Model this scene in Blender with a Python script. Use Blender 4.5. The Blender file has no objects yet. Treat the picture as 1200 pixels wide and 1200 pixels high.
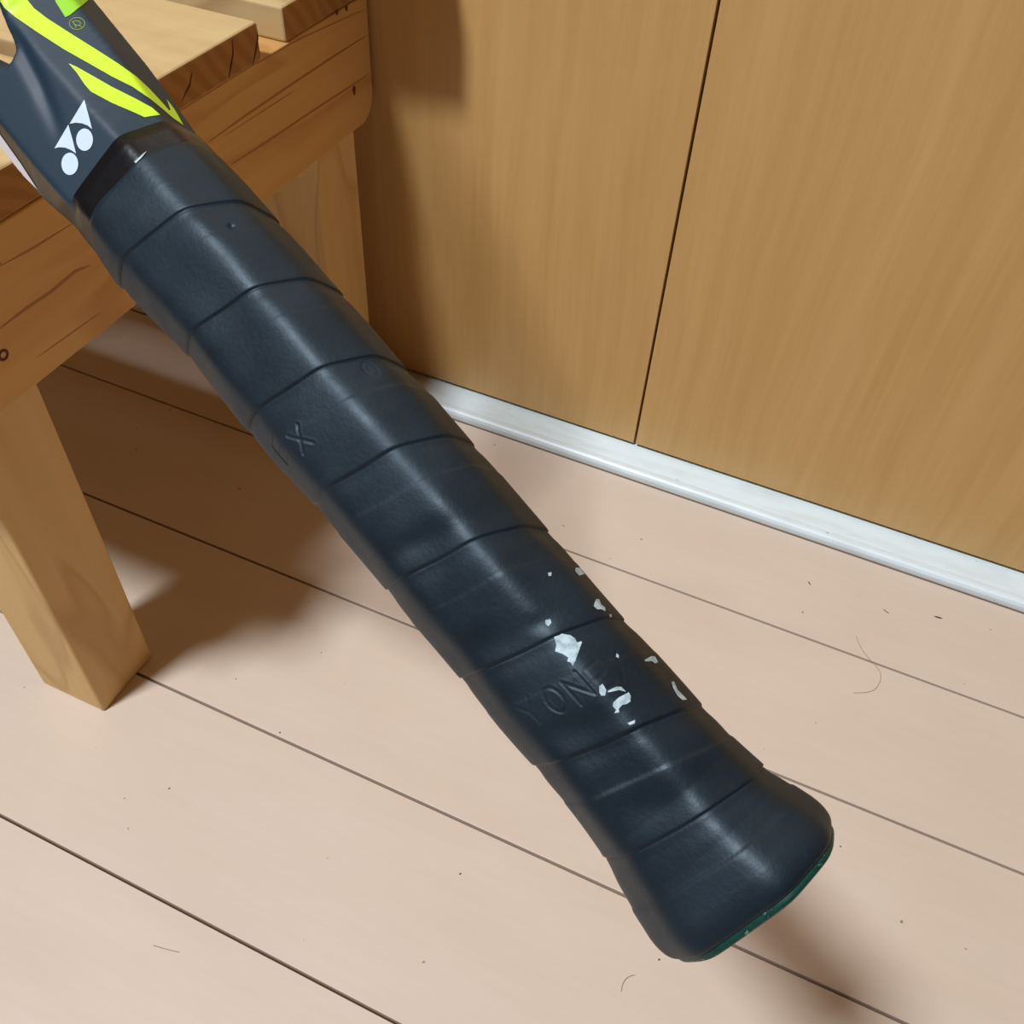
import bpy, bmesh, math, random
import numpy as np
from mathutils import Vector, Matrix
from mathutils.bvhtree import BVHTree
random.seed(7); rng = np.random.default_rng(7)
S = 0.476                      # all layout numbers below are in camera heights; S turns them into metres
F = 1108.2865                  # focal length in pixels of the 1200 px frame
R = np.array([[0.91159067, 0.329062, -0.24641562],
              [0.40881153, -0.6624717, 0.62769768],
              [0.04330808, -0.6729409, -0.73842735]])   # rows: world X (along the wall), Y (to the wall), Z (up) in camera axes
EYE = np.array([0, 0, 1.0])
sc = bpy.context.scene

# ---------------- camera, world, lights, exposure ----------------
cd = bpy.data.cameras.new('camera'); cam = bpy.data.objects.new('camera', cd); sc.collection.objects.link(cam)
M = Matrix.Identity(4)
for i in range(3):
    M[i][0] = R[i][0]; M[i][1] = -R[i][1]; M[i][2] = -R[i][2]
M[2][3] = S
cam.matrix_world = M
cd.sensor_width = 36; cd.lens = F/1200*36; cd.clip_start = 0.01
cd.dof.use_dof = False
sc.camera = cam
w = bpy.data.worlds.new('world'); sc.world = w; w.use_nodes = True
w.node_tree.nodes['Background'].inputs[0].default_value = (1.0, 0.30, 0.10, 1)
w.node_tree.nodes['Background'].inputs[1].default_value = 0.05
LIGHT = np.array([-1.42, -1.38, 5.2])
ld = bpy.data.lights.new('ceiling_light', 'AREA'); ld.shape = 'DISK'; ld.size = 0.33
ld.energy = 70; ld.color = (0.95, 0.99, 1.05)
lo = bpy.data.objects.new('ceiling_light', ld); sc.collection.objects.link(lo)
lo.location = Vector(LIGHT*S)
lo.rotation_euler = (Vector((-0.3, 0.5, 0.3))*S - lo.location).to_track_quat('-Z', 'Y').to_euler()
vs = sc.view_settings; vs.view_transform = 'Standard'; vs.look = 'None'; vs.gamma = 1; vs.exposure = 0.0
vs.use_curve_mapping = False

# ---------------- helpers ----------------
def lin(r, g, b):
    return tuple(((c/255)/12.92 if c/255 <= .04045 else ((c/255+.055)/1.055)**2.4) for c in (r, g, b)) + (1,)

def mat(name, col, rough=.5, spec=.5):
    m = bpy.data.materials.new(name); m.use_nodes = True
    b = m.node_tree.nodes['Principled BSDF']
    b.inputs['Base Color'].default_value = col; b.inputs['Roughness'].default_value = rough
    b.inputs['Specular IOR Level'].default_value = spec
    return m, m.node_tree, b

def node(nt, t, **kw):
    n = nt.nodes.new(t)
    for k, v in kw.items(): setattr(n, k, v)
    return n

def ramp(nt, stops):
    r = node(nt, 'ShaderNodeValToRGB'); cr = r.color_ramp
    while len(cr.elements) < len(stops): cr.elements.new(.5)
    for e, (p, c) in zip(cr.elements, stops): e.position = p; e.color = c
    return r

def noise(nt, vec, scale, detail=4, rough=.5, dist=0):
    n = node(nt, 'ShaderNodeTexNoise'); n.inputs['Scale'].default_value = scale; n.inputs['Detail'].default_value = detail
    n.inputs['Roughness'].default_value = rough; n.inputs['Distortion'].default_value = dist
    nt.links.new(vec, n.inputs['Vector']); return n

def mapped(nt, scale, loc=(0, 0, 0), coord='Object', rot=(0, 0, 0)):
    tc = node(nt, 'ShaderNodeTexCoord'); mp = node(nt, 'ShaderNodeMapping')
    mp.inputs['Scale'].default_value = scale; mp.inputs['Location'].default_value = loc; mp.inputs['Rotation'].default_value = rot
    nt.links.new(tc.outputs[coord], mp.inputs['Vector']); return mp.outputs['Vector']

def mix(nt, a, b, fac, mode='MIX'):
    m = node(nt, 'ShaderNodeMix', data_type='RGBA', blend_type=mode)
    for s, v in ((0, fac), (6, a), (7, b)):
        if hasattr(v, 'links'): nt.links.new(v, m.inputs[s])
        else: m.inputs[s].default_value = v
    return m.outputs[2]

def bump(nt, b, h, strength, dist=.001):
    n = node(nt, 'ShaderNodeBump'); n.inputs['Strength'].default_value = strength; n.inputs['Distance'].default_value = dist
    nt.links.new(h, n.inputs['Height']); nt.links.new(n.outputs[0], b.inputs['Normal'])

def link(name, me, m=None, parent=None):
    o = bpy.data.objects.new(name, me); sc.collection.objects.link(o)
    if m and me and not me.materials: me.materials.append(m)
    if parent:
        o.parent = parent
        o.matrix_parent_inverse = Matrix.Translation(-parent.location)
    return o

def obj(name, verts, faces, m, parent=None, smooth=False):
    me = bpy.data.meshes.new(name)
    me.from_pydata([tuple(np.asarray(v)*S) for v in verts], [], faces); me.update()
    if smooth: me.polygons.foreach_set('use_smooth', [True]*len(me.polygons))
    return link(name, me, m, parent)

def tag(o, label=None, cat=None, group=None, kind=None):
    if label: o['label'] = label
    if cat: o['category'] = cat
    if group: o['group'] = group
    if kind: o['kind'] = kind
    return o

def box(name, a, b, m, parent=None, bevel=.0015, seg=2):
    bm = bmesh.new(); bmesh.ops.create_cube(bm, size=1)
    a = np.array(a); b = np.array(b)
    for v in bm.verts: v.co = Vector(((np.array(v.co)+.5)*(b-a)+a)*S)
    if bevel: bmesh.ops.bevel(bm, geom=bm.edges[:], offset=bevel*S, segments=seg, profile=.5, affect='EDGES')
    me = bpy.data.meshes.new(name); bm.to_mesh(me); bm.free()
    return link(name, me, m, parent)

def empty(name, loc):
    o = bpy.data.objects.new(name, None); sc.collection.objects.link(o); o.location = Vector(np.array(loc)*S)
    o.empty_display_size = .02
    return o

# ---------------- materials ----------------
# floor: beige printed plank sheet, faint grain along X
M_floor, nt, b = mat('floor_beige', lin(214, 188, 162), .42, .35)
g = noise(nt, mapped(nt, (3, 40, 3)), 6, 6, .6)
g2 = noise(nt, mapped(nt, (4, 9, 4)), 2.5, 3, .5)
c = ramp(nt, [(.3, lin(208, 191, 173)), (.7, lin(213, 197, 180))]); nt.links.new(g.outputs[0], c.inputs[0])
c2 = ramp(nt, [(.3, lin(207, 189, 171)), (.7, lin(215, 199, 183))]); nt.links.new(g2.outputs[0], c2.inputs[0])
cc = mix(nt, c.outputs[0], c2.outputs[0], .5)
sp = noise(nt, mapped(nt, (1, 1, 1)), 160, 2, .5)
sr = ramp(nt, [(.765, (0, 0, 0, 1)), (.785, (1, 1, 1, 1))]); nt.links.new(sp.outputs[0], sr.inputs[0])
cc = mix(nt, cc, lin(150, 118, 92), sr.outputs[0])
nt.links.new(cc, b.inputs['Base Color'])
bump(nt, b, g.outputs[0], .12, .0004)
M_groove, nt, b = mat('floor_groove', lin(120, 95, 75), .8, .2)
M_under, nt, b = mat('floor_base', lin(95, 70, 52), .9, .1)

# door laminate: vertical grain
M_door, nt, b = mat('door_laminate', lin(190, 145, 85), .38, .4)
v = mapped(nt, (1, 1, .05))
wv = noise(nt, mapped(nt, (1, 1, .5)), 5, 2, .5)
dv = node(nt, 'ShaderNodeVectorMath', operation='MULTIPLY_ADD')
nt.links.new(wv.outputs[1], dv.inputs[0]); dv.inputs[1].default_value = (.03, 0, 0)
nt.links.new(v, dv.inputs[2])
f1 = noise(nt, dv.outputs[0], 210, 4, .6); f2 = noise(nt, dv.outputs[0], 34, 4, .55)
r1 = ramp(nt, [(.30, lin(192, 151, 90)), (.70, lin(208, 168, 108))]); nt.links.new(f1.outputs[0], r1.inputs[0])
r2 = ramp(nt, [(.25, lin(190, 148, 86)), (.75, lin(210, 172, 112))]); nt.links.new(f2.outputs[0], r2.inputs[0])
nt.links.new(mix(nt, r1.outputs[0], r2.outputs[0], .5), b.inputs['Base Color'])
bump(nt, b, f1.outputs[0], .08, .0003)
M_gap, nt, b = mat('gap_dark', lin(30, 20, 14), .9, .1)
M_edge, nt, b = mat('door_edge_dark', lin(70, 42, 22), .6, .3)

# white painted sill, scuffed
M_sill, nt, b = mat('sill_white', lin(205, 214, 214), .35, .5)
n1 = noise(nt, mapped(nt, (3, 14, 14)), 8, 5, .6)
r = ramp(nt, [(.25, lin(212, 226, 228)), (.55, lin(226, 242, 247))]); nt.links.new(n1.outputs[0], r.inputs[0])
n2 = noise(nt, mapped(nt, (20, 60, 60)), 9, 3, .5)
rr = ramp(nt, [(.74, (0, 0, 0, 1)), (.76, (1, 1, 1, 1))]); nt.links.new(n2.outputs[0], rr.inputs[0])
nt.links.new(mix(nt, r.outputs[0], lin(120, 112, 104), rr.outputs[0]), b.inputs['Base Color'])

def wood(name, axis, light, dark, line, seed=0):
    """varnished pine: long grain along axis with a few dark annual lines"""
    m, nt, b = mat(name, light, .5, .25)
    sc1 = [1, 1, 1]; sc1[axis] = .06
    v = mapped(nt, tuple(sc1), (seed*.37, seed*.21, seed*.13))
    n = noise(nt, v, 60, 5, .6)
    r = ramp(nt, [(.3, dark), (.7, light)]); nt.links.new(n.outputs[0], r.inputs[0])
    wn = noise(nt, mapped(nt, tuple(.25 if i == axis else 1 for i in range(3)), (seed, 0, seed*.5)), 9, 3, .5, .3)
    ml = node(nt, 'ShaderNodeMath', operation='MULTIPLY'); nt.links.new(wn.outputs[0], ml.inputs[0]); ml.inputs[1].default_value = 8
    fr = node(nt, 'ShaderNodeMath', operation='FRACT'); nt.links.new(ml.outputs[0], fr.inputs[0])
    lr = ramp(nt, [(0, (0, 0, 0, 1)), (.80, (.12, .12, .12, 1)), (.93, (1, 1, 1, 1)), (1, (0, 0, 0, 1))]); nt.links.new(fr.outputs[0], lr.inputs[0])
    md = node(nt, 'ShaderNodeMath', operation='MULTIPLY'); nt.links.new(lr.outputs[0], md.inputs[0]); md.inputs[1].default_value = .6
    nt.links.new(mix(nt, r.outputs[0], line, md.outputs[0]), b.inputs['Base Color'])
    bump(nt, b, n.outputs[0], .15, .0004)
    return m
PL, PD, PN = lin(214, 170, 106), lin(203, 155, 90), lin(182, 130, 72)
M_end, nt, b = mat('pine_end_grain', lin(165, 118, 66), .7, .15)
v = mapped(nt, (1, 1, 1)); wn = node(nt, 'ShaderNodeTexWave', wave_type='RINGS', rings_direction='X')
wn.inputs['Scale'].default_value = 38; wn.inputs['Distortion'].default_value = 3; wn.inputs['Detail'].default_value = 2; nt.links.new(v, wn.inputs['Vector'])
r = ramp(nt, [(.2, lin(158, 112, 62)), (.8, lin(170, 124, 72))]); nt.links.new(wn.outputs[1], r.inputs[0]); nt.links.new(r.outputs[0], b.inputs['Base Color'])
M_woodX = wood('pine_slat', 0, lin(220, 196, 146), lin(206, 180, 130), lin(170, 134, 88), 1)
M_woodY = wood('pine_apron', 1, PL, PD, PN, 2)
M_woodZ = wood('pine_leg', 2, lin(222, 187, 128), lin(210, 172, 112), lin(186, 146, 92), 3)
M_crack, nt, b = mat('dark_crack', lin(70, 38, 18), .8, .2)
M_knot, nt, b = mat('knot', lin(90, 50, 24), .6, .3)

# grip wrap
M_grip, nt, b = mat('black_grip_wrap', lin(26, 33, 40), .46, .5)
n1 = noise(nt, mapped(nt, (1, 1, 1)), 900, 3, .6)
n2 = noise(nt, mapped(nt, (1, 1, 1)), 60, 4, .6)
r = ramp(nt, [(.3, (.43, .43, .43, 1)), (.7, (.57, .57, .57, 1))]); nt.links.new(n2.outputs[0], r.inputs[0]); nt.links.new(r.outputs[0], b.inputs['Roughness'])
r = ramp(nt, [(.3, lin(14, 25, 34)), (.7, lin(19, 32, 42))]); nt.links.new(n2.outputs[0], r.inputs[0]); nt.links.new(r.outputs[0], b.inputs['Base Color'])
bump(nt, b, n1.outputs[0], .4, .00015); b.inputs['Specular Tint'].default_value = (.72, .89, 1, 1)
M_seam, nt, b = mat('seam_shadow_line', lin(12, 14, 18), .8, .1)
M_tape, nt, b = mat('black_finishing_tape', lin(17, 18, 20), .34, .35)
n1 = noise(nt, mapped(nt, (1, 1, 1)), 260, 3, .6); bump(nt, b, n1.outputs[0], .35, .0004)
M_frame, nt, b = mat('slate_frame_paint', lin(26, 48, 64), .55, .5)
n1 = noise(nt, mapped(nt, (1, 1, 1)), 1500, 2, .6); bump(nt, b, n1.outputs[0], .12, .0001)
M_side, nt, b = mat('black_gloss_side', lin(24, 22, 22), .34, .3)
M_yel, nt, b = mat('lime_yellow_paint', lin(205, 245, 50), .45, .4)
M_grn, nt, b = mat('lime_green_letter', lin(150, 215, 45), .45, .4)
M_olive, nt, b = mat('olive_mark', lin(125, 148, 50), .45, .4)
M_wht, nt, b = mat('pale_blue_white_paint', lin(205, 222, 236), .45, .4)
M_wht2, nt, b = mat('white_stripe_paint', lin(232, 232, 238), .35, .4)
M_fleck, nt, b = mat('bared_grey_underlayer', lin(176, 196, 204), .7, .2)
n1 = noise(nt, mapped(nt, (1, 1, 1)), 700, 3, .6); r = ramp(nt, [(.3, lin(140, 160, 168)), (.6, lin(188, 208, 216))])
nt.links.new(n1.outputs[0], r.inputs[0]); nt.links.new(r.outputs[0], b.inputs['Base Color'])
M_cap, nt, b = mat('green_butt_cap', lin(10, 88, 72), .45, .4)
n1 = noise(nt, mapped(nt, (1, 1, 1)), 500, 3, .7); r = ramp(nt, [(.45, lin(6, 62, 52)), (.60, lin(8, 48, 42)), (.68, lin(110, 165, 160))])
nt.links.new(n1.outputs[0], r.inputs[0]); nt.links.new(r.outputs[0], b.inputs['Base Color'])
M_string, nt, b = mat('string_white', lin(210, 210, 200), .4, .4)

# ---------------- floor ----------------
PITCH = 0.2067; Y0 = 0.1985
floor = box('floor', (-3.6, -3.2, -.06), (2.6, 1.25, -.008), M_under, bevel=0); tag(floor, kind='structure')
GW = .0016
k = -15
while True:
    y0 = Y0 + (k-1)*PITCH + GW; y1 = Y0 + k*PITCH - GW
    if y0 > 1.06: break
    y1 = min(y1, 1.08)
    box('plank', (-3.6, y0, -.008), (2.6, y1, 0), M_floor, floor, bevel=.0007, seg=2)
    k += 1

# ---------------- doors, sill, wall ----------------
DY = 1.045
sill = bmesh.new()
prof = [(.9895, 0), (.9895, .0085), (.9915, .0125), (.995, .0145), (1.000, .0140), (1.005, .0128), (1.075, .0128), (1.075, 0)]
vsl = []; fs = []
for X in (-3.6, 2.6):
    for (y, z) in prof: vsl.append((X, y, z))
n = len(prof)
for i in range(n): fs.append((i, (i+1) % n, n+(i+1) % n, n+i))
fs += [tuple(range(n))[::-1], tuple(range(n, 2*n))]
sl = obj('trim_1', vsl, fs, M_sill); tag(sl, kind='structure')
sl['label'] = 'scuffed white painted sill strip under the wooden doors'
box('floor_seam', (-3.6, .9868, -.006), (2.6, .9900, .0006), M_groove, sl, bevel=0)
GX = -.2185
for i, (x0, x1) in enumerate(((-1.35, GX-.0017), (GX+.0017, 1.0))):
    d = box('door_%d' % (i+1), (x0, DY, .0192), (x1, DY+.04, 2.6), M_door, bevel=.0008)
    tag(d, ('flat light wood grained door left of the dark gap', 'flat light wood grained door right of the dark gap')[i], kind='structure')
for i, (x0, x1) in enumerate(((-3.6, -1.3525), (1.0025, 2.6))):
    d = box('door_%d' % (i+3), (x0, DY, .0192), (x1, DY+.04, 2.6), M_door, bevel=.0008); tag(d, kind='structure')
wb = box('wall_back', (-3.6, DY+.042, 0), (2.6, DY+.10, 3.6), M_gap, bevel=0); tag(wb, kind='structure')

# ---------------- stool ----------------
XS = -.632
stool = empty('stool', (-1.2, .665, 0))
tag(stool, 'low slatted pine stool standing on the floor against the wooden doors', 'stool')
XL = -1.80
SL = [(.300, .415), (.422, .638), (.664, .819), (.866, 1.035)]
rings = []
for i, (y0, y1) in enumerate(SL):
    m = M_woodX if i != 2 else M_woodX
    s_ = box('slat', (XL, y0, .581), (XS+(.045 if i == 0 else .001 if i == 2 else -.001), y1, .619 if i != 3 else .617), m, stool, bevel=.003, seg=3)  # unseen front slat lengthened past the apron to fill out the floor shadow
    s_.data.materials.append(M_end)
    for p_ in s_.data.polygons:
        if abs(p_.normal.x) > .9: p_.material_index = 1

def rail(x0, x1):
    """side apron with rounded lower corners, extruded across X"""
    z0, z1, ya, yb, r = .435, .5808, .296, 1.034, .030
    pr = [(ya, z1)]
    for a in np.linspace(0, 90, 7): pr.append((ya+r-r*math.cos(math.radians(a)), z0+r-r*math.sin(math.radians(a))))
    for a in np.linspace(90, 0, 7): pr.append((yb-r+r*math.cos(math.radians(a)), z0+r-r*math.sin(math.radians(a))))
    pr.append((yb, z1)); n = len(pr)
    vv = [(x0, y, z) for y, z in pr]+[(x1, y, z) for y, z in pr]
    ff = [tuple(range(n)), tuple(range(2*n-1, n-1, -1))]+[(i, i+n, (i+1) % n+n, (i+1) % n) for i in range(n)]
    o = obj('apron', vv, ff, M_woodY, stool)
    bv = o.modifiers.new('b', 'BEVEL'); bv.width = .0015*S; bv.segments = 2; bv.angle_limit = math.radians(50)
    return o
ap = rail(XS-.045, XS)
rail(XL, XL+.045)

def leg(x0, x1, y0, y1, cut):
    """square leg; foot bottom slightly rounded"""
    return box('leg', (x0, y0, 0), (x1, y1, .435+.146 if cut else .44), M_woodZ, stool, bevel=.0035, seg=3)
leg(XS-.0925, XS-.0012, .346, .434, False)
leg(XS-.0925, XS-.0012, .893, .9855, False)
leg(XL+.001, XL+.0925, .346, .434, False)
leg(XL+.001, XL+.0925, .893, .9855, False)
# cross rails between the side aprons, behind the legs, under the slats
box('cross_rail', (XL+.046, .350, .50), (XS-.046, .395, .5805), M_woodX, stool, bevel=.002)
box('cross_rail', (XL+.046, .940, .50), (XS-.046, .985, .5805), M_woodX, stool, bevel=.002)

board = box('added_shadow_board', (-.98, .962, .6195), (-.535, 1.032, .70), M_woodX, bevel=.003)  # added out of view to cast the upper shadow on the left door
tag(board, 'added unseen board on the rear slat, there to shade the left door', 'board')

def ray(px):
    d = np.array([(px[0]-600)/F, (px[1]-600)/F, 1.]); return R @ d
def on_x(px, x):
    r_ = ray(px); return EYE+r_*(x/r_[0])
def on_floor(px, z=0.0):
    r_ = ray(px); return EYE+r_*((z-1)/r_[2])

def disc_x(name, y, z, ry, rz, x, m, parent, n=14):
    vv = [(x, y, z)]+[(x-.0002, y+ry*math.cos(a)*(1+.15*math.sin(3*a)), z+rz*math.sin(a)) for a in np.linspace(0, 2*math.pi, n, endpoint=False)]
    vv = [(v[0]+(.0005 if i == 0 else 0), v[1], v[2]) for i, v in enumerate(vv)]
    return obj(name, vv, [(0, i+1, (i+1) % n+1) for i in range(n)], m, parent)
for px, ry, rz in (((415, 106), .0035, .006), ((406, 10), .003, .003), ((395, 15), .0025, .0025)):
    p = on_x(px, XS); disc_x('knot', p[1], p[2], ry, rz, XS+.0003, M_knot, stool)
# plugged screw hole at the left
p = on_x((4, 416), XS)
def ring_x(name, y, z, r0, r1, x, m, parent, n=20):
    vv = []; ff = []
    for j, rr_ in enumerate((r0, (r0+r1)/2, r1)):
        for a in np.linspace(0, 2*math.pi, n, endpoint=False): vv.append((x+(.0006 if j == 1 else 0), y+rr_*math.cos(a), z+rr_*math.sin(a)))
    for j in range(2):
        for i in range(n): ff.append((j*n+i, j*n+(i+1) % n, (j+1)*n+(i+1) % n, (j+1)*n+i))
    return obj(name, vv, ff, m, parent)
ring_x('screw_hole', p[1], p[2], .0028, .0055, XS+.0002, M_knot, stool)

def strip(name, P, wdt, nrm, m, parent, lift=.0004):
    """thin ribbon along polyline P lying on a surface with normal nrm"""
    P = [np.array(p, float) for p in P]; nrm = np.array(nrm, float); vv = []
    for i, p in enumerate(P):
        d = P[min(i+1, len(P)-1)]-P[max(i-1, 0)]; d /= np.linalg.norm(d)
        sd = np.cross(nrm, d); ww = wdt*(.25 if i in (0, len(P)-1) else 1)/2
        vv += [p+sd*ww+nrm*lift, p-sd*ww+nrm*lift]
    return obj(name, vv, [(2*i, 2*i+1, 2*i+3, 2*i+2) for i in range(len(P)-1)], m, parent)
# seasoning cracks on the end of the middle slat, dark annual lines on the apron
for pts in ([(300, 28), (302, 45), (299, 62), (296, 77)], [(272, 46), (273, 62), (270, 80), (268, 92)], [(225, 84), (222, 100), (213, 118)]):
    strip('grain_line', [on_x(q, XS+.001) for q in pts], .0018, (1, 0, 0), M_crack, stool)
M_line, nt, b = mat('dark_annual_ring', lin(166, 116, 64), .5, .3)
for pts, wd in (([(245, 166), (290, 134), (340, 100), (385, 70), (432, 40)], .0026), ([(271, 193), (310, 168), (350, 141), (385, 118), (432, 87)], .0026),
            ([(0, 385), (30, 362), (60, 342), (88, 318), (106, 311)], .003), ([(0, 312), (40, 290), (85, 262)], .002),
            ([(45, 418), (80, 393), (118, 366)], .0014), ([(262, 160), (330, 116), (345, 106)], .0012), ([(300, 75), (350, 46), (425, 12)], .002)):
    strip('grain_line', [on_x(q, XS) for q in pts], wd, (1, 0, 0), M_line, stool, .0002)

# ---------------- racket ----------------
O = np.array([-0.29894628, 0.29952136, 0.77263794])
ES = np.array([0.87383294, -0.35327986, -0.33407982])
N = np.array([-0.05775058, -0.75763317, 0.65012064]); N -= ES*N.dot(ES); N /= np.linalg.norm(N)
T = np.array([-0.48278449, -0.54880353, -0.68244694]); T -= ES*T.dot(ES)+N*T.dot(N); T /= np.linalg.norm(T)
v_ = -(O-EYE); v_ = v_/np.linalg.norm(v_)
TP = R @ np.array([0.6780, -0.6612, -0.3208])          # placeholder, replaced below
th = math.radians(-19.4)
TP = T*math.cos(th)*1.0 + N*(-math.sin(th))*-1.0       # in-plane direction seen edge-on by the camera
HT, HN, KK = .0325, .0277, .0157
tab = np.array([(-.12, 1.159, .0057), (-.10, 1.149, .0056), (-.08, 1.135, .0056), (-.06, 1.124, .0057), (-.04, 1.094, .0060), (-.02, 1.03, .0052), (0, 1.035, .0045),
    (.004, 1.06, .0045), (.02, 1.085, .0045), (.04, 1.055, .0028), (.06, 1.028, .0018), (.08, 1.022, .0015), (.10, 1.028, .0009), (.12, 1.02, .0008), (.14, 1.007, .0005), (.16, .998, -.0007),
    (.18, .988, -.0012), (.20, .983, -.0016), (.22, .977, -.0019), (.24, .969, -.0023), (.26, .967, -.0023), (.28, .965, -.0024), (.30, .955, -.0033),
    (.32, .958, -.0038), (.34, .985, -.0036), (.36, 1.085, -.0036), (.375, 1.185, -.0052), (.388, 1.235, -.0066)])

def center(s):
    off = np.interp(s, tab[:, 0], tab[:, 2])
    return O+np.multiply.outer(s, ES)+np.multiply.outer(off, TP)

def radius(th, p=26):
    dd = [(0, HT), (90, HN), (180, HT), (270, HN)]+[(a, (HT+HN-KK)/math.sqrt(2)) for a in (45, 135, 225, 315)]
    acc = 0
    for a, d in dd: acc = acc+np.maximum(0, np.cos(th-math.radians(a))/d)**p
    return acc**(-1/p)

racket = empty('tennis_racket', O)
tag(racket, 'racket with worn black wrapped handle and slate, lime striped throat, reaching over the floor', 'racket')

# seam angle convention: theta 0 = +T, 90 = +N
NT, NS = 560, 700
thg = np.linspace(0, 2*math.pi, NT, endpoint=False)
sg = np.linspace(-.001, .3860, NS)
r0 = radius(thg, 19)*1.006
px_ = r0*np.cos(thg); py_ = r0*np.sin(thg)
arc = np.concatenate([[0], np.cumsum(np.hypot(np.diff(px_), np.diff(py_)))])
slope = .053/360
base0 = np.array([.0360, .0835, .1290, .1740, .2220, .2690, .3130, .3500])
t2 = np.degrees(thg); shear = np.interp(t2, [0, 200, 350, 360], [-120*.95*slope, 80*.95*slope, -125*.95*slope, -120*.95*slope])
shear += .0005*np.sin(thg*2+1.3)+.0003*np.sin(thg*5)
def sstep(x, a, b): q_ = np.clip((x-a)/(b-a), 0, 1); return q_*q_*(3-2*q_)
fade = sstep(sg, -.003, .030)*(1-sstep(sg, .318, .385))
GG = np.broadcast_to(sg[:, None], (NS, NT))              # wrap coordinate: every seam is a line of constant GG
SS = GG+fade[:, None]*shear[None, :]
TH = np.broadcast_to(thg[None, :], (NS, NT)); ARC = np.broadcast_to(arc, (NS, NT)); tdeg = np.degrees(TH)
rad = np.broadcast_to(r0, (NS, NT)).copy()*np.interp(SS, tab[:, 0], tab[:, 1])
dr = np.zeros_like(rad)
full = np.concatenate([[-.012], base0, [.40]])
vary = 1+.25*np.sin(TH*3+GG*40)
for i in range(len(full)-1):
    ph = (GG-full[i])/(full[i+1]-full[i]); inn = (ph >= 0) & (ph < 1)
    dr += np.where(inn, -.0004+.0007*np.clip(ph, 0, 1) + .0005*np.sin(np.pi*np.clip(ph, 0, 1)), 0)
for i, c in enumerate(base0):
    d = GG-c
    dr -= (.00055 if i < 4 else .00035)*np.exp(-(d/.00040)**2)*vary
    dr -= .00025*np.exp(-((d-.003)/.003)**2)
    e = GG-c-(.0165 if i != 7 else .0155)-.0004*np.sin(TH*3+i)
    k_ = (.00006, .00006, .00016, .00016, .0001, .0001, .00025, .0003)[i]
    dr += k_*.9*np.tanh(e/.0007)*np.exp(-(e/.006)**2)-k_*.5*np.exp(-(e/.0006)**2)
# hollows worn by the fingers before the fifth and sixth seams
for (sc_, thc, ls, lt, dp) in ((.209, 95, .006, 34, .0014), (.254, 75, .007, 30, .0011), (.262, 122, .004, 10, .0008), (.300, 92, .007, 30, .0012), (.338, 100, .007, 30, .0009), (.10, 100, .012, 30, .0004)):
    dr -= dp*np.exp(-((SS-sc_-(tdeg-thc)*slope)/ls)**2-((tdeg-thc)/lt)**2)
# small dent and lint marks
for (sc_, thc, r_, dp) in ((.053, 140, .0013, .0009), (.1395, 148, .0035, .0004),):
    tt = (tdeg-thc)*.00055
    dr -= dp*np.exp(-(((SS-sc_)/r_)**2+(tt/r_)**2))
# gentle unevenness
for i in range(14):
    fs_, ft, ph, ph2 = rng.uniform(40, 160), rng.integers(1, 6), rng.uniform(0, 6.28), rng.uniform(0, 6.28)
    dr += .00011*np.sin(SS*fs_+ph)*np.sin(TH*ft+ph2)
# embossed lettering pressed into the wrap: strokes in letter boxes (x right, y up), 0..1
LET = {'Y': [[(0, 1), (.5, .5), (1, 1)], [(.5, .5), (.5, 0)]],
       'O': [[(.5+.5*math.cos(a), .5+.5*math.sin(a)) for a in np.linspace(0, 2*math.pi, 17)]],
       'N': [[(0, 0), (0, 1), (1, 0), (1, 1)]],
       'E': [[(1, 1), (0, 1), (0, 0), (1, 0)], [(0, .5), (.85, .5)]],
       'X': [[(0, 1), (1, 0)], [(0, 0), (1, 1)]]}
def arc_of(deg): return float(np.interp(math.radians(deg), thg, arc))
def emboss(ch, s0, a0, wd, ht, depth, lw=.0009):
    """letter centred at s0, arc a0; its top faces the throat (-s), it reads towards growing angle"""
    out = np.full(SS.shape, 9.)
    m = (abs(SS-s0) < ht) & (abs(ARC-a0) < wd*1.3)
    s_, a_ = SS[m], ARC[m]; dm = np.full(s_.shape, 9.)
    for line in LET[ch]:
        for (x0, y0), (x1, y1) in zip(line[:-1], line[1:]):
            A_ = ((.5-y0)*ht+s0+(x0-.5)*wd*slope*0, (x0-.5)*wd+a0); B_ = ((.5-y1)*ht+s0, (x1-.5)*wd+a0)
            dx, dy = B_[0]-A_[0], B_[1]-A_[1]; L2 = dx*dx+dy*dy
            t_ = np.clip(((s_-A_[0])*dx+(a_-A_[1])*dy)/L2, 0, 1)
            dm = np.minimum(dm, np.hypot(s_-A_[0]-t_*dx, a_-A_[1]-t_*dy))
    dr[m] += -depth*np.exp(-(dm/lw)**4)+depth*.35*np.exp(-((dm-1.6*lw)/(.6*lw))**2)
for ch, s0, dg_, dp in (('Y', .2842, 70, .00013), ('O', .2866, 91.8, .00026), ('N', .2887, 111.3, .00026), ('E', .2906, 128, .00010), ('X', .2922, 145, .00010)):
    emboss(ch, s0, arc_of(dg_), .0066, .0105, dp, .0007)
for ch, s0, dg_, dp in (('X', .1434, 71.7, .00034), ('E', .1385, 48, .00030), ('N', .1340, 22, .00010)):
    emboss(ch, s0, arc_of(dg_), .0066, .0105, dp, .0007)
emboss('O', .1395, arc_of(150), .005, .008, .00012, .0006)

rad = rad+dr
# round over the butt edge
q = np.clip((SS-.376)/.0100, 0, 1); rad = rad*(1-.10*(1-np.sqrt(np.clip(1-q**2, 0, 1))))
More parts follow.
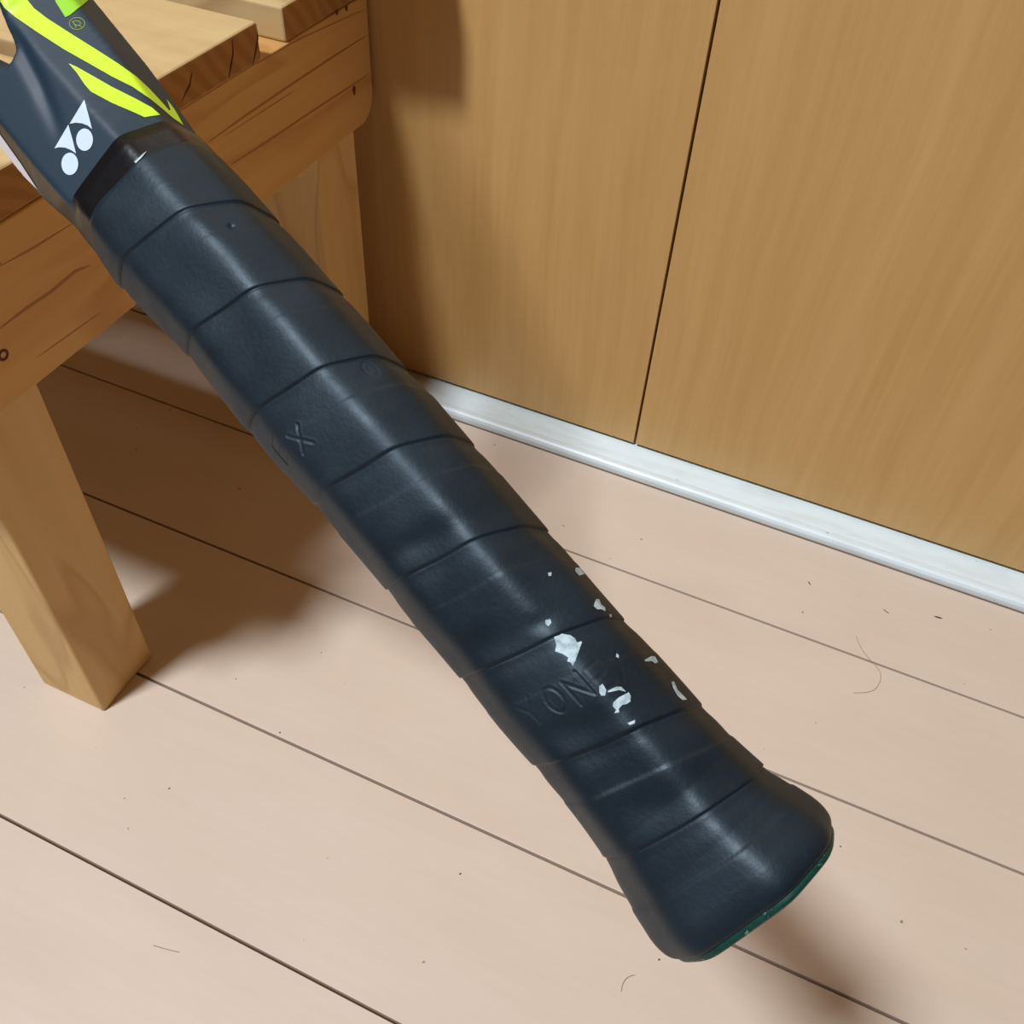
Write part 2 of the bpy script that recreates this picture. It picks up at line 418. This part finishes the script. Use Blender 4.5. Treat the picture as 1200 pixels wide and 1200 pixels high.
# start edge thins out on the tape
q = np.clip((.0035-SS)/.0045, 0, 1); rad = rad-.0006*q
sshift = (tdeg-120)*0
C = center(SS)
V = C+(rad*np.cos(TH))[..., None]*T+(rad*np.sin(TH))[..., None]*N
V = V.reshape(-1, 3)
I = np.arange(NS*NT).reshape(NS, NT)
Fq = np.stack([I[:-1], I[1:], np.roll(I, -1, 1)[1:], np.roll(I, -1, 1)[:-1]], -1).reshape(-1, 4)
me = bpy.data.meshes.new('grip_wrap')
nv, nf = len(V), len(Fq)
me.vertices.add(nv); me.vertices.foreach_set('co', (V*S).ravel())
me.loops.add(nf*4); me.loops.foreach_set('vertex_index', Fq.ravel())
me.polygons.add(nf); me.polygons.foreach_set('loop_start', np.arange(nf)*4); me.polygons.foreach_set('loop_total', np.full(nf, 4))
me.update(calc_edges=True); me.validate()
me.polygons.foreach_set('use_smooth', np.ones(nf, bool))
grip = link('grip_wrap', me, M_grip, racket)
bv_grip = BVHTree.FromPolygons([tuple(v) for v in V*S], [tuple(f_) for f_ in Fq.tolist()])

# thin dark shadow line lying in each seam: the cut edge of the tape
def surf(s, deg, lift):
    t_ = math.radians(deg % 360); j = int(round(t_/(2*math.pi)*NT)) % NT
    i = int(np.clip(np.searchsorted(sg, s), 0, NS-1))
    rr_ = rad[i, j]+lift
    return center(np.array(s))+T*rr_*math.cos(t_)+N*rr_*math.sin(t_)

def loft(rings, caps=(True, True)):
    n = len(rings[0]); vv = [p for r_ in rings for p in r_]; ff = []
    for j in range(len(rings)-1):
        for i in range(n): ff.append((j*n+i, j*n+(i+1) % n, (j+1)*n+(i+1) % n, (j+1)*n+i))
    if caps[0]: ff.append(tuple(range(n))[::-1])
    if caps[1]: ff.append(tuple(range((len(rings)-1)*n, len(rings)*n)))
    return vv, ff

# butt cap: green plastic end showing below the black wrap
rings = []
tc = np.linspace(0, 2*math.pi, 96, endpoint=False); rb = radius(tc, 18)*1.235
for s, k_ in ((.370, .84), (.3850, .895), (.3872, .915), (.3882, .905), (.3890, .87), (.3892, .5), (.3892, .05)):
    c_ = center(np.array(s))
    rings.append([c_+T*(rb[i]*k_*math.cos(tc[i]))+N*(rb[i]*k_*math.sin(tc[i])) for i in range(96)])
vv, ff = loft(rings, (False, True)); obj('butt_cap', vv, ff, M_cap, racket, True)

# ---- throat: body and the two arms that fork from it, fused ----
def sec_body(s):
    k_ = np.interp(s, tab[:, 0], tab[:, 1]); k2 = 1.0
    return k_
def ring_body(s, shrink=1.0):
    k_ = np.interp(s, tab[:, 0], tab[:, 1])*float(np.interp(s, [-.034, -.016], [1.012, .975])); c_ = center(np.array(s))
    W_ = HT*k_; rr_ = np.interp(s, [-.1, 0], [.0125, .0168]); rl = np.interp(s, [-.1, -.015, 0], [.0222, .021, .0168])
    hh = (HN-.0005)*1.0*shrink; zc = (HN-KK*.95)*shrink
    P_ = [(W_, zc), (rl, hh), (-rr_, hh), (-W_, zc), (-W_, -zc), (-rr_, -hh), (rl, -hh), (W_, -zc)]
    return [c_+T*a+N*b_ for a, b_ in P_]
def ring_arm(s, sg_):
    k_ = np.interp(s, tab[:, 0], tab[:, 1])*float(np.interp(s, [-.034, -.016], [1.012, .975]))
    W_ = HT*k_ if s > -.12 else HT*1.159*1.012+.50*(-.12-s)
    if s < -.083: h = .0076*math.sqrt(min(1, (-.084-s)/.020)) if s < -.084 else 0; h += max(0, (-.102-s))*.47
    else: h = -.0035-.10*(s+.083)
    if s < -.12: W_ = max(W_, h+.026)
    rg = (np.interp(s, [-.1, 0], [.0125, .0168]) if sg_ < 0 else np.interp(s, [-.1, -.015, 0], [.0222, .021, .0168]))
    if s < -.1: rg = h+(W_-h)*.28
    rg = max(rg, h+.0035)
    c_ = center(np.array(max(s, -.12)))+ES*min(0, s+.12)
    hh, zc = HN-.0005, HN-KK*.95
    P_ = [(h, hh*.72), (h+.0035, hh), (rg, hh), (W_, zc), (W_, -zc), (rg, -hh), (h+.0035, -hh), (h, -hh*.72)]
    P_ = [(a*sg_, b_) for a, b_ in P_]
    if sg_ < 0: P_ = P_[::-1]
    return [c_+T*a+N*b_ for a, b_ in P_]
bmv, bmf = [], []
def add(vf):
    o_ = len(bmv); bmv.extend(vf[0]); bmf.extend([tuple(i+o_ for i in f_) for f_ in vf[1]])
add(loft([ring_body(s, k_) for s, k_ in ((-.084, .35), (-.079, .60), (-.070, .80), (-.058, .93), (-.045, .985), (-.03, 1), (-.015, 1), (0, 1), (.012, 1))]))
arm_s = list(np.linspace(-.30, -.12, 10))+[-.11, -.104, -.099, -.095, -.091, -.088, -.0855, -.084, -.083, -.078, -.07, -.06, -.05, -.04, -.03, -.02]
for sgn in (1, -1): add(loft([ring_arm(s, sgn) for s in arm_s]))
thr = obj('throat', bmv, bmf, M_frame, racket)
bm = bmesh.new(); bm.from_mesh(thr.data); bmesh.ops.recalc_face_normals(bm, faces=bm.faces[:]); bm.to_mesh(thr.data); bm.free()
rm = thr.modifiers.new('r', 'REMESH'); rm.mode = 'VOXEL'; rm.voxel_size = .00065
sm = thr.modifiers.new('s', 'SMOOTH'); sm.iterations = 5; sm.factor = .5
dg = bpy.context.evaluated_depsgraph_get(); dg.update()
ev = thr.evaluated_get(dg); me = bpy.data.meshes.new_from_object(ev)
thr.modifiers.clear(); thr.data = me
me.polygons.foreach_set('use_smooth', [True]*len(me.polygons))
# shallow valley running down from the crotch of the two arms
gv = np.empty(len(me.vertices)*3); me.vertices.foreach_get('co', gv); gv = gv.reshape(-1, 3)
q_ = gv/S-center(gv.dot(ES)/S-O.dot(ES)); sv, tv, nv_ = gv.dot(ES)/S-O.dot(ES), q_.dot(T), q_.dot(N)
gt = np.interp(sv, [-.11, -.0846, -.0655, -.0441, -.036], [-.012, -.0085, -.0047, .0010, .003])
dpt = .0024*np.interp(sv, [-.12, -.10, -.085, -.06, -.042, -.034], [0, .6, 1, .9, .35, 0])
gv -= N*((dpt*np.exp(-((tv-gt)/.0038)**2)*(nv_ > .012))*S)[:, None]
me.vertices.foreach_set('co', gv.ravel()); me.update()
me.materials.clear(); me.materials.append(M_frame); me.materials.append(M_side)
# the outer edge of the frame is gloss black; the faces are slate
mi = []
for p_ in me.polygons:
    c_ = np.array(p_.center)/S-O; nn = np.array(p_.normal)
    a = c_.dot(T)-np.interp(c_.dot(ES), tab[:, 0], tab[:, 2])*TP.dot(T)
    u = nn.dot(T)
    mi.append(1 if (a > .0222 and u > -.2) else 0)
me.polygons.foreach_set('material_index', mi)
bv_thr = BVHTree.FromObject(thr, dg) if False else BVHTree.FromPolygons([tuple(v.co) for v in me.vertices], [tuple(p_.vertices) for p_ in me.polygons])

# finishing tape band between throat and wrap
rings = []
tt = np.linspace(0, 2*math.pi, 120, endpoint=False); rbb = radius(tt, 30)
for s, lift in ((-.0125, -.0010), (-.0123, .0006), (-.006, .0008), (.000, .0008), (.006, .0008)):
    c_ = center(np.array(s)); k_ = 1.022
    rings.append([c_+T*((rbb[i]*k_+lift)*math.cos(tt[i]))+N*((rbb[i]*k_+lift)*math.sin(tt[i])) for i in range(120)])
vv, ff = loft(rings, (False, False)); tape = obj('finishing_tape', vv, ff, M_tape, racket, True)

# painted marks: flat prints laid on the surface
def decal(name, poly, m, parent, bvh, lift=.00012, res=None, smooth=True):
    """poly: outline in frame pixels; filled, subdivided and dropped onto the surface"""
    bm = bmesh.new(); vs_ = [bm.verts.new((x, y, 0)) for x, y in poly]
    fc = bm.faces.new(vs_); bmesh.ops.triangulate(bm, faces=[fc])
    res = res or 3.0
    for it in range(7):
        lg = [e for e in bm.edges if e.calc_length() > res]
        if not lg: break
        bmesh.ops.subdivide_edges(bm, edges=lg, cuts=1); bmesh.ops.triangulate(bm, faces=bm.faces[:])
    bm.verts.ensure_lookup_table(); bad = []
    eye = Vector(EYE*S)
    for v in bm.verts:
        d = Vector(ray((v.co.x, v.co.y))).normalized()
        h = bvh.ray_cast(eye, d)
        if h[0] is None: bad.append(v); continue
        nn = h[1]
        if nn.dot(d) > 0: nn = -nn
        v.co = h[0]+nn*lift
    if bad: bmesh.ops.delete(bm, geom=bad, context='VERTS')
    for f_ in bm.faces: f_.smooth = smooth
    me = bpy.data.meshes.new(name); bm.to_mesh(me); bm.free()
    return link(name, me, m, parent)
def z(pts, k=5.3333, ox=0, oy=0): return [(ox+x/k, oy+y/k) for x, y in pts]
def oval(cx, cy, rx, ry, n=28, a0=0): return [(cx+rx*math.cos(a), cy+ry*math.sin(a)) for a in np.linspace(0, 2*math.pi, n, endpoint=False)]

decal('stripe', z([(-60, -90), (0, 0), (30, 50), (100, 110), (230, 200), (400, 310), (560, 400), (700, 480), (830, 545), (930, 615), (1010, 680), (1080, 740), (1145, 785), (1110, 722), (1085, 680), (1040, 622), (1064, 690), (1055, 692), (1000, 630), (930, 555), (850, 480), (740, 400), (600, 310), (440, 210), (300, 120), (215, 55), (170, 0), (130, -90)]), M_yel, racket, bv_thr)['label'] = 'long lime yellow stripe'
decal('stripe', z([(430, 398), (480, 420), (560, 465), (700, 545), (850, 620), (950, 675), (1000, 720), (940, 728), (905, 735), (840, 705), (700, 645), (570, 575), (530, 530), (480, 455)]), M_yel, racket, bv_thr)['label'] = 'short lime yellow stripe'
decal('stripe', [(-14, 136), (0, 156.7), (25, 191.7), (44.5, 222), (27.5, 205.5), (8.3, 187.5), (0, 179), (-14, 163)], M_wht2, racket, bv_thr, res=1.0)['label'] = 'white stripe on the outer edge'
decal('letter', z([(350, 15), (410, 110), (440, 95), (500, 45), (560, -5), (640, -60), (560, -120), (330, -40)]), M_grn, racket, bv_thr)
decal('logo_mark', z([(528, 625), (483, 700), (438, 775), (475, 768), (515, 772), (550, 785), (578, 808), (556, 720)]), M_wht, racket, bv_thr)
decal('logo_mark', z([(430, 780), (388, 852), (343, 928), (375, 921), (410, 924), (445, 938), (478, 960), (458, 880)]), M_wht, racket, bv_thr)
decal('logo_mark', oval(99.6, 163.9, 9.8, 13.1), M_wht, racket, bv_thr)
decal('logo_mark', oval(82.3, 192.2, 9.8, 13.1), M_wht, racket, bv_thr)
def stroke_decal(name, line, wd, m, bvh, closed=False):
    P_ = [np.array(p, float) for p in line]; n = len(P_); Lf, Rt = [], []
    for i in range(n):
        a_, b_ = (P_[(i-1) % n], P_[(i+1) % n]) if closed else (P_[max(i-1, 0)], P_[min(i+1, n-1)])
        d = (b_-a_)/np.linalg.norm(b_-a_); nn = np.array([-d[1], d[0]])*wd/2
        Lf.append(P_[i]+nn); Rt.append(P_[i]-nn)
    vv, ff = [], []; eye = Vector(EYE*S)
    for p_ in [q for ab in zip(Lf, Rt) for q in ab]:
        d = Vector(ray(p_)).normalized(); h = bvh.ray_cast(eye, d)
        if h[0] is None: return None
        vv.append(tuple(np.array(h[0]-d*.00012)/S))
    m_ = n if closed else n-1
    for i in range(m_): j = (i+1) % n; ff.append((2*i, 2*i+1, 2*j+1, 2*j))
    return obj(name, vv, ff, m, racket)
stroke_decal('registered_mark', oval(90.4, 27.6, 9.0, 7.0, 30), 1.0, M_olive, bv_thr, True)
stroke_decal('registered_mark', [(85, 25.2), (87.2, 28), (89.6, 32.2)], 1.2, M_olive, bv_thr)
stroke_decal('registered_mark', [(85, 25.2), (89, 24.4), (93.5, 25.2), (94.5, 28), (92, 30), (88, 28.8)], 1.1, M_olive, bv_thr)
stroke_decal('registered_mark', [(92, 29.8), (94, 30.4), (96, 31.4)], 1.1, M_olive, bv_thr)

# worn patches where the black skin has flaked off
FL = [[(410, 148), (424, 150), (437, 168), (433, 180), (420, 165)], [(424, 225), (445, 225), (462, 250), (440, 257), (425, 240)], [(315, 245), (330, 243), (328, 257), (318, 258)],
      [(508, 350), (520, 352), (528, 372), (545, 385), (545, 400), (530, 392), (512, 392), (498, 378), (510, 368)], [(305, 435), (325, 430), (330, 445), (318, 460), (306, 450)],
      [(340, 500), (370, 490), (405, 495), (425, 510), (432, 525), (450, 520), (452, 527), (433, 540), (428, 560), (428, 595), (415, 600), (418, 620), (408, 605), (393, 600), (398, 585), (375, 570), (345, 560), (350, 535)],
      [(590, 568), (600, 575), (600, 588), (588, 583)], [(703, 595), (730, 580), (745, 582), (757, 605), (745, 610), (730, 600), (705, 602)],
      [(522, 700), (535, 690), (550, 715), (545, 738), (530, 738), (522, 725)], [(555, 720), (590, 702), (610, 703), (628, 722), (600, 716), (558, 725)],
      [(578, 765), (600, 745), (640, 725), (648, 740), (635, 750), (648, 760), (632, 772), (615, 775), (600, 790), (602, 805), (582, 808), (590, 795), (576, 780)],
      [(635, 848), (655, 840), (665, 835), (665, 848), (645, 856)], [(810, 683), (822, 683), (835, 715), (858, 738), (873, 755), (855, 757), (835, 740), (818, 710)], [(560, 413), (570, 412), (570, 422), (562, 422)]]
for pl in FL: decal('worn_patch', z(pl, 3.42857, 550, 600), M_fleck, racket, bv_grip, .0001, 2.5)
decal('worn_patch', [(158, 190), (163, 186), (169, 180), (171, 176), (173, 177), (168, 184), (160, 192)], M_fleck, racket, bv_grip, .0002, 2.5)

# ---- head hoop and strings (out of frame, they carry the racket's real outline) ----
c12 = center(np.array(-.12))+ES*.12
def hp(s, t_, n_=0.): return c12+ES*s+T*t_+N*n_
def tube(path, wt, hn_, nm, m, closed=False, n=12):
    rr_ = []; L_ = len(path)
    for i in range(L_):
        a_ = path[(i-1) % L_] if closed else path[max(i-1, 0)]; b_ = path[(i+1) % L_] if closed else path[min(i+1, L_-1)]
        d = b_-a_; d /= np.linalg.norm(d); side = np.cross(d, N); side /= np.linalg.norm(side)
        rr_.append([path[i]+side*wt*math.cos(x)+N*hn_*math.sin(x) for x in np.linspace(0, 2*math.pi, n, endpoint=False)])
    vv, ff = loft(rr_, (not closed, not closed))
    if closed:
        for i in range(n): ff.append(((L_-1)*n+i, (L_-1)*n+(i+1) % n, (i+1) % n, i))
    return obj(nm, vv, ff, m, racket, True)
CS, AS, AT = -.70, .36, .275
hoop = [hp(CS+AS*math.cos(a), AT*math.sin(a)) for a in np.linspace(0, 2*math.pi, 80, endpoint=False)]
tube(hoop, .014, .024, 'hoop', M_frame, True)
for sgn in (1, -1):
    W3 = HT*1.159*1.012+.5*.18
    tube([hp(s, sgn*t_) for s, t_ in ((-.29, W3-.013), (-.35, .152), (-.42, .188), (-.50, .222), (-.56, .244))], .0135, .024, 'shaft_arm', M_frame)
vv, ff = [], []
def thin(a_, b_):
    d = (b_-a_)/np.linalg.norm(b_-a_); s1 = np.cross(d, N)*.0013; s2 = N*.0013; o_ = len(vv)
    vv.extend([a_+s1+s2, a_-s1+s2, a_-s1-s2, a_+s1-s2, b_+s1+s2, b_-s1+s2, b_-s1-s2, b_+s1-s2])
    ff.extend([tuple(o_+i for i in f_) for f_ in ((0, 1, 5, 4), (1, 2, 6, 5), (2, 3, 7, 6), (3, 0, 4, 7))])
for i in range(16):
    t_ = (i-7.5)*.032; h_ = AS*math.sqrt(1-(t_/AT)**2); thin(hp(CS-h_, t_), hp(CS+h_, t_))
for i in range(19):
    s_ = (i-9)*.036; h_ = AT*math.sqrt(1-(s_/AS)**2); thin(hp(CS+s_, -h_, .001), hp(CS+s_, h_, .001))
so = obj('string_bed', vv, ff, M_string, racket); so['kind'] = 'stuff'

# ---------------- small things on the floor ----------------
M_dust, nt, b = mat('dust_speck', lin(90, 66, 50), .8, .2)
M_hair, nt, b = mat('hair', lin(165, 130, 100), .6, .3)
DL = ['longest dark debris flake near the right edge, below the white sill', 'thin dark splinter left of the long flake below the white sill', 'small brown crumb below the sill, left of the thin splinter',
      'lone dark speck on the floor below the middle of the handle', 'dark speck just under the groove right of the front stool leg', 'black speck left of the bottom corner of the handle end',
      'black speck beside the right corner of the handle end', 'short dark mark in the lower left, below the stool leg', 'tiny speck between the handle and the white sill',
      'faint speck at the edge of the stool shadow, left of the handle', 'faint speck right of the foot of the stool leg, above the groove']
for i, (a_, b_, wd) in enumerate([((1094, 722), (1105, 725), .0028), ((1034, 713), (1043, 720), .0014), ((947, 681), (950, 686), .0016), ((538, 1025), (541, 1023), .0016), ((327, 858), (329, 859), .002),
                    ((771, 1124), (774, 1125), .002), ((984, 992), (986, 992), .002), ((197, 925), (200, 923), .0015), ((579, 521), (580, 522), .0018), ((376, 764), (377, 765), .0016), ((276, 795), (277, 796), .0016)]):
    A_, B_ = on_floor(a_), on_floor(b_); d = B_-A_; L_ = np.linalg.norm(d); d /= L_; sd = np.cross((0, 0, 1), d)
    L_ = max(L_, wd); mid = (A_+B_)/2; A_ = mid-d*L_/2; B_ = mid+d*L_/2; h_ = wd*.4
    vv = [A_, A_+d*L_*.3+sd*wd/2, A_+d*L_*.3-sd*wd/2, B_-d*L_*.3+sd*wd/2, B_-d*L_*.3-sd*wd/2, B_, A_+d*L_*.35+np.array([0, 0, h_]), B_-d*L_*.35+np.array([0, 0, h_])]
    vv = [v+np.array([0, 0, .00005]) for v in vv]
    ff = [(0, 2, 6), (0, 6, 1), (1, 6, 7, 3), (2, 4, 7, 6), (3, 7, 5), (4, 5, 7), (0, 1, 3, 5, 4, 2)]
    o = obj('dust_speck', vv, ff, M_dust); tag(o, DL[i], 'dust', 'dust specks scattered on the floor')
def hair(pts, label, r_=.00035):
    cu = bpy.data.curves.new('hair_strand', 'CURVE'); cu.dimensions = '3D'; cu.bevel_depth = r_*S; cu.bevel_resolution = 1
    sp_ = cu.splines.new('NURBS'); sp_.points.add(len(pts)-1)
    for i, p_ in enumerate(pts): sp_.points[i].co = tuple((on_floor(p_)+np.array([0, 0, .0005]))*S)+(1,)
    sp_.use_endpoint_u = True; sp_.order_u = 4
    o = bpy.data.objects.new('hair_strand', cu); sc.collection.objects.link(o)
    dg = bpy.context.evaluated_depsgraph_get(); me = bpy.data.meshes.new_from_object(o.evaluated_get(dg))
    bpy.data.objects.remove(o); o = link('hair_strand', me, M_hair); tag(o, label, 'hair')
hair([(1003, 745), (1008, 762), (1025, 778), (1034, 790), (1030, 805), (1020, 813), (1000, 812)], 'fine curved hair on the floor right of the handle, below the white sill')
hair([(728, 1162), (729, 1150), (735, 1143), (744, 1143)], 'short hooked hair on the floor below the handle end')
hair([(180, 1108), (195, 1113), (210, 1116)], 'short straight hair on the lowest plank at bottom left')
